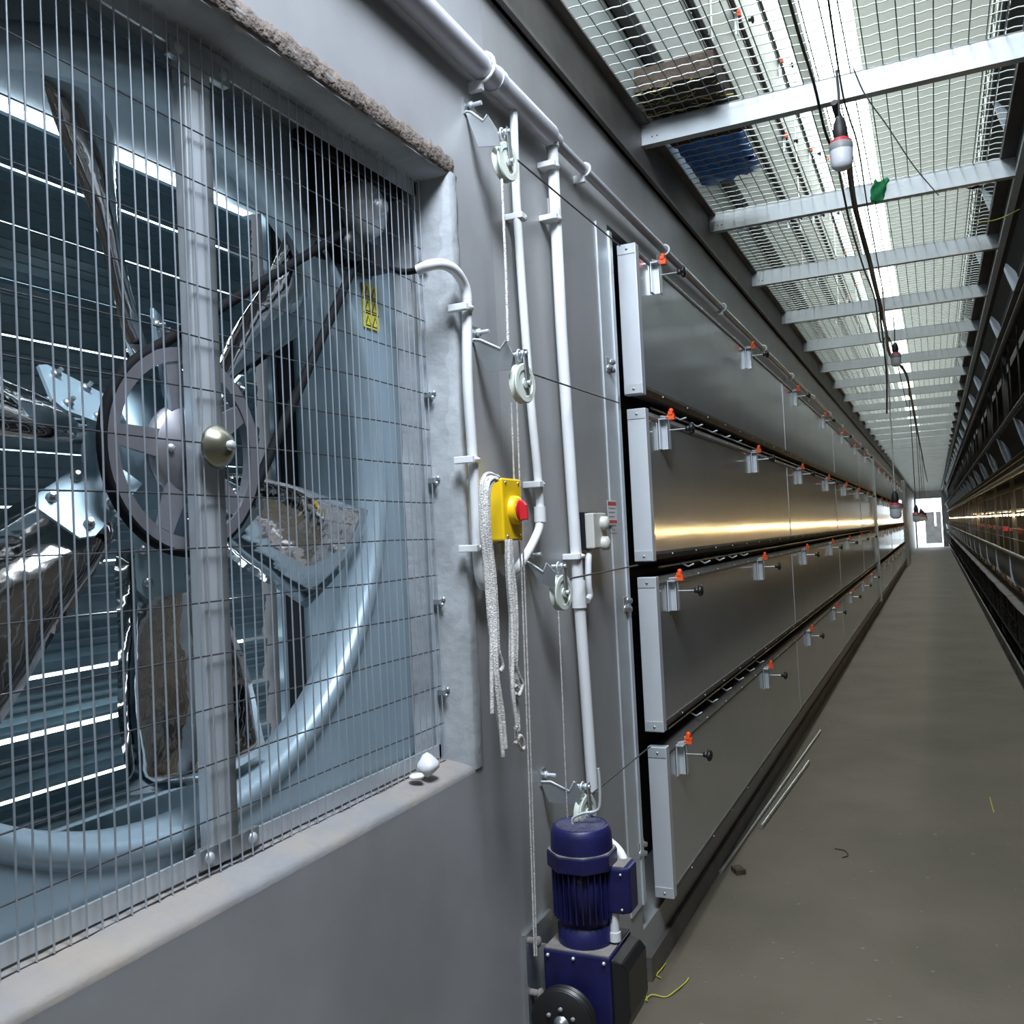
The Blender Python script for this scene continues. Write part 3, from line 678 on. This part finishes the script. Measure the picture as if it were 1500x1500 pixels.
m=MB().tube(smooth_path([(cx-.02,cy-.01,.885),(cx-.018,cy-.008,.905),(cx+.01,cy,.918),(cx+.045,cy+.005,.925),(cx+.058,cy+.008,.945),(cx+.060,cy+.01,1.01),(cx+.058,cy+.01,1.045)]),.0042,8); m.build('crank_handle',M['galv_light'],gm)
m=MB().prism([(cx+.055,cy-.02,.655),(cx+.055,cy+.075,.655),(cx+.13,cy+.075,.655),(cx+.14,cy+.055,.655),(cx+.14,cy-.005,.655),(cx+.12,cy-.02,.655)],(0,0,.125)); jb=m.build('terminal_box',M['blue'],gm,bevel=.006)
MB().box(cx+.065,cx+.125,cy-.01,cy+.065,.779,.783).build('dust_layer',M['dust'],jb)
m=MB(); 
for zz in (.67,.765): m.ball((cx+.118,cy-.022,zz),.004,6)
m.build('box_screw',M['galv_light'],jb)
MB().tube(smooth_path([ay(903,1292,cy+.05),ay(912,1276,cy+.05),ay(914,1262,cy+.06),ay(907,1247,cy+.075),ay(894,1234,cy+.10),ay(880,1226,cy+.13)]),.013,12).build('cable_sleeve',M['pvc'],gm)
m=MB().tube([(cx+.088,cy+.0,.655),(cx+.086,cy,.60)],.0135,14); m.tube([(cx+.086,cy,.575),(cx+.086,cy,.60)],.017,14); m.build('cable_gland',M['pvc'],gm)
# cable drum
dc=Vector((-.977,2.285,.402))
m=MB().lathe([(0,-.0),(.086,0),(.089,.004),(.086,.008),(.074,.012),(.074,.018),(.087,.021),(.087,.025),(.074,.029),(.074,.035),(.087,.038),(.086,.042),(0,.042)],dc+Vector((0,-.02,0)),(0,1,0),48)
dr=m.build('cable_drum',M['black'],gm)
m=MB().lathe([(0,-.030),(.012,-.030),(.014,-.022),(.022,-.020),(.022,-.018)],dc,(0,1,0),20); m.build('drum_shaft',M['galv'],dr)
m=MB()
for k in range(6): a=R(30+60*k); m.lathe([(0,-.026),(.006,-.026),(.006,-.018)],dc+Vector((.040*math.cos(a),0,.040*math.sin(a))),(0,1,0),6)
m.build('drum_bolt',M['bulbgrey'],dr)
m=MB(); m.box(WX,WX+.012,2.27,2.46,.30,.62); m.box(WX,-1.045,2.36,2.372,.33,.56); m.build('wall_plate',M['galv'],gm)
for yy,zz in ((2.29,.60),(2.29,.46),(2.30,.35)): MB().tube([(WX,yy,zz),(WX+.045,yy,zz)],.010,8).ball((WX+.04,yy,zz),.016,8,(.6,1,1)).build('mounting_bolt',M['dust'],gm)
m=MB().box(cx+.1005,cx+.1015,cy-.02,cy+.02,.782,.812); 

# ================================================================== PENDANT LAMPS AND CABLES
def lamp(x,y,z,label,topz=3.39,grp=None,cord=M['tape']):
    t=thing('pendant_lamp',label,'lamp',(x,y,z),grp)
    MB().lathe([(0,0),(.020,.0015),(.033,.010),(.038,.022),(.040,.045),(.041,.072)],(x,y,z),(0,0,1),24).build('bulb',M['bulb'],t)
    MB().lathe([(.041,.072),(.042,.076),(.042,.098),(.040,.100)],(x,y,z),(0,0,1),24).build('grey_collar',M['bulbgrey'],t)
    MB().lathe([(.040,.100),(.038,.108),(.026,.118),(.020,.120)],(x,y,z),(0,0,1),24).build('red_collar',M['bulbred'],t)
    MB().lathe([(.020,.115),(.024,.125),(.026,.15),(.022,.175),(.012,.20),(0,.205)],(x,y,z),(0,0,1),16).build('lamp_holder',M['tape'],t)
    MB().tube([(x,y,z+.2),(x+.003,y,(z+topz)/2+.1),(x,y,topz)],.0045,6).build('cord',cord,t)
    return t
p=ay(1234,249,3.58); lamp(p.x,3.58,p.z,'nearest hanging bulb with red collar below the mesh ceiling')
p=ay(1313,537,8.2); lamp(p.x,8.2,p.z,'unlit bulb hanging close under the crossbeams, second from the camera')
p=ay(1313,760,7.2); lamp(p.x,7.2,p.z,'red collared bulb hanging low on a long white cord beside the wall flaps',3.38,None,M['rope'])
p=ay(1343,765,11.6); lamp(p.x,11.6,p.z,'second low hanging bulb, in front of the bright doorway')
for i,(px,py,y) in enumerate([(1350,764,15.5),(1353,763,19.5),(1356,763,24)]):
    p=ay(px,py,y); lamp(p.x,y,p.z,'tiny dark bulb in the far row before the doorway, %s of three'%['nearest','middle','farthest'][i],grp='far low bulbs')
def cabline(name,label,pts,r,m,cat='cable'):
    sp=smooth_path(pts,6); o=MB().tube(sp,r,7).build(name,m,origin=sp[0]); return tag(o,label,cat)
cabline('power_cable','thick black cable bundle sagging under the crossbeams along the mesh ceiling',[az(1222,150,3.37),az(1240,215,3.30)+Vector((.0,0,0)),az(1252,300,3.39),az(1272,375,3.33),az(1283,420,3.39),az(1297,480,3.34),az(1304,520,3.38),(-.20,11,3.33),(-.2,14,3.38),(-.2,18,3.32),(-.2,24,3.38),(-.2,32,3.33),(-.2,45,3.38)],.014,M['tape'])
cabline('power_cable','thin wavy black wire left of the thick cable bundle, along the mesh ceiling',[az(1140,-60,3.37),az(1170,50,3.37),az(1193,125,3.385),az(1208,190,3.34),az(1225,235,3.31),az(1236,285,3.37),az(1246,330,3.34),az(1266,395,3.385),az(1282,440,3.34),az(1290,500,3.36),(-.27,9.2,3.36),(-.26,14,3.30)],.0058,M['tape'])
cabline('power_cable','straight black wire right of the thick cable bundle under the ceiling',[az(1205,-60,3.385),az(1222,60,3.385),az(1235,140,3.385),az(1245,175,3.36),az(1258,220,3.36),az(1272,310,3.385),az(1292,420,3.37),az(1303,500,3.38),(-.19,12,3.37),(-.19,20,3.36)],.0036,M['tape'])
cabline('hanging_cord','dark cord dangling vertically from the ceiling above the low bulb',[ay(1287,440,6.9),ay(1296,520,6.9),ay(1299,560,6.9),ay(1299,606,6.9)],.006,M['tape'],'cord')
cabline('slack_string','thin white string crossing below the two nearest crossbeams',[az(1250,100,3.39),az(1268,140,3.37),az(1300,185,3.36),az(1340,245,3.36),az(1375,286,3.38)],.0028,M['rope'],'string')
cabline('slack_string','short loose twine end poking from the cage frame at upper right',[az(1432,326,3.36),az(1455,323,3.33),az(1475,316,3.32),az(1494,306,3.33)],.0032,M['straw'],'string')
# green rag
g0=ay(1293,283,5.18); m=MB(); rr=[]
for i in range(9):
    t_=i/8; row=[]
    for j in range(6):
        s_=j/5-.5; wd=[.030,.022,.035,.040,.038,.034,.036,.03,.026][i]*2
        row.append(Vector((g0.x-.012+t_*-.02+s_*wd+(.02 if i<2 and j>3 else 0),5.18+.008*math.sin(5*s_+i),3.505-.115*t_+ (.012*math.sin(j*2) if i in(0,8) else 0))))
    rr.append(row)
o=m.grid(rr).build('green_rag',M['green'],origin=g0,solid=.002); tag(o,'torn green rag hooked on the second nearest crossbeam','rag')

# junk lying on the upper mesh floor
t=thing('straw_board','dark brown bale of matted straw lying on the mesh ceiling by the wall','bale',(-.87,3.95,MZ+.01))
rnd=random.Random(5)
m=MB(); top=[]
rows_=[]
for i in range(13):
    rows_.append([Vector((-1.03+.34*j/8+(rnd.random()-.5)*.02,3.62+.60*i/12+(rnd.random()-.5)*.03,MZ+.012+(0 if (i in(0,12) or j in (0,8)) else .0)+rnd.random()*.008)) for j in range(9)])
m.grid(rows_); m.box(-1.03,-.70,3.64,4.20,MZ+.02,MZ+.12); m.build('straw_bale',M['cardboard'],t)
m=MB()
for k in range(60):
    a=Vector((-1.03+rnd.random()*.34,3.6+rnd.random()*.6,MZ+.012)); b=a+Vector(((rnd.random()-.5)*.12,(rnd.random()-.5)*.08,.002)); m.tube([a,b],.002,4)
m.build('loose_straw',M['straw'],t)['kind']='stuff'
o=MB().grid([[Vector((-1.02+.32*j/8,4.23+.62*i/10-.10*(j/8)*(i>6),MZ+.012+.03*abs(math.sin(i*1.7+j*1.3)))) for j in range(9)] for i in range(11)]).build('blue_tarp',M['tarp'],origin=(-.86,4.4,MZ+.01),solid=.003); tag(o,'crumpled blue plastic sheet lying on the mesh ceiling behind the brown bale','tarpaulin')
o=MB().box(-.985,-.955,2.9,4.0,4.405,4.47).build('blue_strip',M['tarp'],origin=(-.97,3.4,4.43)); tag(o,'long blue plastic strip between upper flap rows above the mesh','strip')
m=MB(); m.lathe([(.03,0),(.075,.03),(.085,.06),(.07,.065),(.0,.03)],(.30,5.62,MZ+.012),(0,0,1),20); o=m.build('red_drinker',M['red'],origin=(.30,5.62,MZ)); tag(o,'red plastic drinker cup resting on the mesh ceiling at right','drinker')

# ================================================================== RIGHT CAGE ROWS
cg=thing('cage_row','long stacked bank of dark poultry cages along the right side of the aisle','cage',(.7,2,0))
Y0,Y1=2.0,END-1.5
def part(nme,mb,m,par=cg,stuff=False):
    o=mb.build(nme,m,par)
    if stuff: o['kind']='stuff'
    return o
# dark core panels (partitions) & posts
part('back_partition',MB().box(1.70,1.73,Y0,Y1,0,6.2),M['dark'])
part('base_rail',MB().box(.675,.70,Y0,Y1,.12,.24).box(.655,.70,Y0,Y1,.225,.24),M['cage'])
m=MB(); yy=Y0
while yy<Y1: m.box(.690,.72,yy,yy+.86,.0,.13); yy+=1.0
part('base_skirt',m,M['trough'])
for yy in [Y0+3.0*k for k in range(19)]:
    part('frame_post',MB().box(.745,.785,yy,yy+.04,0,6.2),M['cage'])
tiers=[(1.36,True),(2.45,False),(3.71,False),(4.95,False)]
for ti,(zt_,curv) in enumerate(tiers):
    # front rail, feed trough, sloped egg tray
    part('front_rail',MB().tube([(.60,Y0,zt_+(.05 if not curv else .0)),(.60,Y1,zt_+(.05 if not curv else 0))],.018,8),M['cage'])
    if curv:
        m=MB(); yy=Y0
        prof=[(.60,1.36),(.602,1.22),(.615,1.12),(.65,1.075),(.70,1.07),(.73,1.09)]
        m.grid([[Vector((x,a,z)) for x,z in prof] for a in (Y0,Y1)],smooth=True); part('feed_trough',m,M['cage'])
        for k in range(24):
            ya=3.2+2.05*k
            m=MB(); m.prism([(.592,ya,1.345),(.592,ya,1.19),(.600,ya,1.11),(.625,ya,1.06),(.66,ya,1.045),(.69,ya,1.05),(.70,ya,1.09),(.66,ya,1.09),(.63,ya,1.13),(.622,ya,1.20),(.622,ya,1.345)],(0,.035,0)); part('trough_end',m,M['bracket_pale'])
        m=MB(); 
        yy=Y0
        while yy<Y1: m.prism([(.60,yy,.905),(.60,yy,.90),(1.2,yy,1.0),(1.2,yy,1.005)],(0,2.0,0)); m.tube([(.60,yy+2.05*q/6,.905-.012*math.sin(PI*q/6)) for q in range(7)],.006,5); yy+=2.05
        part('egg_tray',m,M['trough'])
        part('lower_floor_wires',MB().box(.72,1.2,Y0,Y1,.33,.335),M['cage_dark'])
        m=MB(); 
        for k in range(60): m.box(.70,.722,6.0+.55*k,6.05+.55*k,.52,.545)
        part('wire_clip',m,M['cage'],stuff=True)
    else:
        part('back_panel',MB().grid([[Vector((x,a,z)) for x,z in ((.63,zt_+.04),(.70,zt_-.10),(.74,zt_-.30))] for a in (Y0,Y1)],smooth=False),M['cage_dark'])
        for k in range(24):
            ya=(3.9 if ti%2 else 4.05)+2.08*k
            if ya>Y1: continue
            m=MB(); z=zt_
            m.prism([(.595,ya,z+.01),(.630,ya,z-.13),(.665,ya,z-.235),(.700,ya,z-.245),(.722,ya,z-.215),(.700,ya,z-.09),(.640,ya,z-.015)],(0,.012,0)); m.prism([(.597,ya-.012,z+.005),(.632,ya-.012,z-.13),(.665,ya-.012,z-.235),(.678,ya-.012,z-.235),(.645,ya-.012,z-.13),(.610,ya-.012,z)],(0,.04,0))
            part('trough_bracket',m,M['bracket_pale'])
        m=MB(); yy=Y0
        while yy<Y1-1.3: m.prism([(.672,yy,zt_-.235),(.672,yy,zt_-.245),(.86,yy,zt_-.275),(.86,yy,zt_-.18),(.84,yy,zt_-.18),(.84,yy,zt_-.25)],(0,2.06,0)); yy+=2.08
        part('egg_tray',m,M['trough'])
        part('lower_rail',MB().tube([(.70,Y0,zt_-.36),(.70,Y1,zt_-.36)],.028,8),M['cage'])
        part('cage_floor',MB().box(.88,1.25,Y0,Y1,zt_-.33,zt_-.32),M['cage_dark'])
    # cage wires
for k in range(40):
    ya=6.2+1.03*k; part('cage_divider',MB().bar((.735,ya,.3),(.735,ya,1.95),.022,.012),M['cage'])
for z0 in (1.45,1.56,.55,.72,1.95): part('front_wire',MB().tube([(.735,Y0,z0),(.735,Y1,z0)],.0035,5),M['cage'])
wz=MB()
for k in range(36):
    ya=3.1+1.03*k
    for z0 in (2.6,3.9,5.1): wz.tube([(.76,ya,z0),(.76,ya,z0+.85)],.009,4,caps=False)
part('upper_divider',wz,M['cage'],stuff=True)
wz=MB()
for k in range(60):
    ya=4+.5*k; wz.tube([(.72,ya,3.95),(.72,ya,6.1)],.012,4,caps=False)
for k in range(9): wz.tube([(.70,Y0,3.95+.26*k),(.70,30,3.95+.26*k)],.012,4,caps=False)
part('upper_front_grille',wz,M['meshx'],stuff=True)
for k in range(14):
    ya=7+1.03*k; m=MB(); m.box(.80,.84,ya,ya+.28,1.50,1.56) if k%2==0 else m.box(.80,.83,ya,ya+.14,1.515,1.55); part('red_drinker_cup',m,M['red'])
o=MB().tube([(.79,7,1.742),(.79,22.5,1.765)],.016,12).build('water_pipe',M['pvc'],origin=(.79,7,1.742)); tag(o,'white water pipe inside the right hand cages at eye level','pipe')
ls=thing('lamp_string','long string of small warm glowing lamps along the right hand cages','lights',(.765,8,1.70))
m=MB(); m.tube([(.77,8,1.715),(.77,58,1.715)],.003,5); m.build('lamp_wire',M['tape'],ls)
bm=MB().ball((0,0,0),.0105,8,(1,1.6,.75)); b0=bm.build('lamp_bulb',M['warm'],ls); b0.location=(0,0,0)
for k in range(1,96):
    c=b0.copy(); C.objects.link(c); c.parent=ls; c.location=(0,.5*k,0)

# ================================================================== FLOOR CLUTTER
def floorrod(label,a,b,r,m):
    a=Vector(a);b=Vector(b); a.z=b.z=r; o=MB().tube([a,b],r,10).build('metal_rod',m,origin=a); tag(o,label,'rod')
floorrod('longer dull metal rod lying on the floor against the wall below the lowest flap',az(1056,1280,0),az(1202,1072,0),.010,M['galv'])
floorrod('shorter metal rod lying on the floor, nearer the aisle',az(1115,1214,0),az(1185,1118,0),.012,M['galv'])
o=MB().box(-.02,.02,-.03,.03,0,.02,Matrix.Translation(az(1082,1278,0))@Matrix.Rotation(.6,4,'Z')@Matrix.Scale(1.2,4)).build('wood_chip',M['cardboard'],origin=az(1082,1278,0)); tag(o,'small brown wood chip at the near end of the long rod','debris')
def twine(label,pts):
    P=[az(p[0],p[1],0)+Vector((0,0,.004+.006*(i%2))) for i,p in enumerate(pts)]; o=MB().tube(smooth_path(P),.0025,5).build('twine',M['straw'],origin=P[0]); tag(o,label,'twine')
twine('short yellow twine scrap on the floor beside the motor, upper piece',[(975,1413),(970,1422),(962,1430),(968,1436)])
twine('curved yellow twine scrap on the floor, lower and longer piece',[(944,1468),(955,1461),(975,1462),(990,1455),(1005,1440),(1009,1436)])
twine('loose yellow twine strand on the floor closest to the motor',[(952,1425),(948,1440),(946,1455),(948,1470)])
m=MB().tube(smooth_path([az(1223,1243,.004),az(1238,1246,.006),az(1242,1253,.004),az(1234,1256,.004)]),.0025,5); o=m.build('bent_wire',M['tape'],origin=az(1223,1243,0)); tag(o,'bent scrap of dark wire lying mid floor','wire')
m=MB(); rnd=random.Random(11)
for k in range(260):
    yv=2.9+rnd.random()**1.6*12; xv=-.95+rnd.random()*1.5
    if xv>.6: continue
    s=.002+rnd.random()*.004; m.box(xv-s,xv+s*(1+rnd.random()),yv-s,yv+s,0,s*.7)
o=m.build('floor_debris',M['dust']); tag(o,'fine crumbs of dirt and feed scattered over the concrete aisle','debris',kind='stuff')
m=MB().tube([az(1450,1168,.003),az(1453,1180,.003),az(1456,1190,.003)],.003,5); o=m.build('straw',M['straw'],origin=az(1450,1168,0)); tag(o,'single straw on the floor at the right edge','straw')

# ================================================================== LIGHT
def area(name,loc,rot,sx,sy,e,col):
    l=bpy.data.lights.new(name,'AREA'); l.shape='RECTANGLE'; l.size=sx; l.size_y=sy; l.energy=e; l.color=col
    o=bpy.data.objects.new(name,l); C.objects.link(o); o.location=loc; o.rotation_euler=rot; return o
for k in range(5): area('skylight_daylight',((sk0+sk1)/2,1+11*k,6.78),(0,0,0),.6,10.5,160,(.92,1,.97))
area('near_overhead_fill',(-.15,.85,4.3),(R(38),0,R(30)),.9,.9,185,(.80,.89,1))  # unseen fill lamp added over the near end to lift wall and beams
wd=bpy.data.worlds.new('World'); bpy.context.scene.world=wd; wd.use_nodes=True
bg=wd.node_tree.nodes['Background']; bg.inputs[0].default_value=(.80,.92,1,1); bg.inputs[1].default_value=7
# ================================================================== CAMERA
cam=bpy.data.cameras.new('Camera'); cam.sensor_width=36; cam.lens=36*F/1500; cam.clip_start=.02; cam.clip_end=300
co=bpy.data.objects.new('Camera',cam); C.objects.link(co)
# camera axes in world: right, up, back
r_=Vector((ri.x,fw.x,up.x)); u_=Vector((ri.y,fw.y,up.y)); f_=Vector((ri.z,fw.z,up.z))
co.matrix_world=Matrix(((r_.x,u_.x,-f_.x,CAM.x),(r_.y,u_.y,-f_.y,CAM.y),(r_.z,u_.z,-f_.z,CAM.z),(0,0,0,1)))
sc=bpy.context.scene; sc.camera=co
vs=sc.view_settings; vs.view_transform='Standard'; vs.look='None'; vs.gamma=1; vs.use_curve_mapping=False; vs.exposure=0
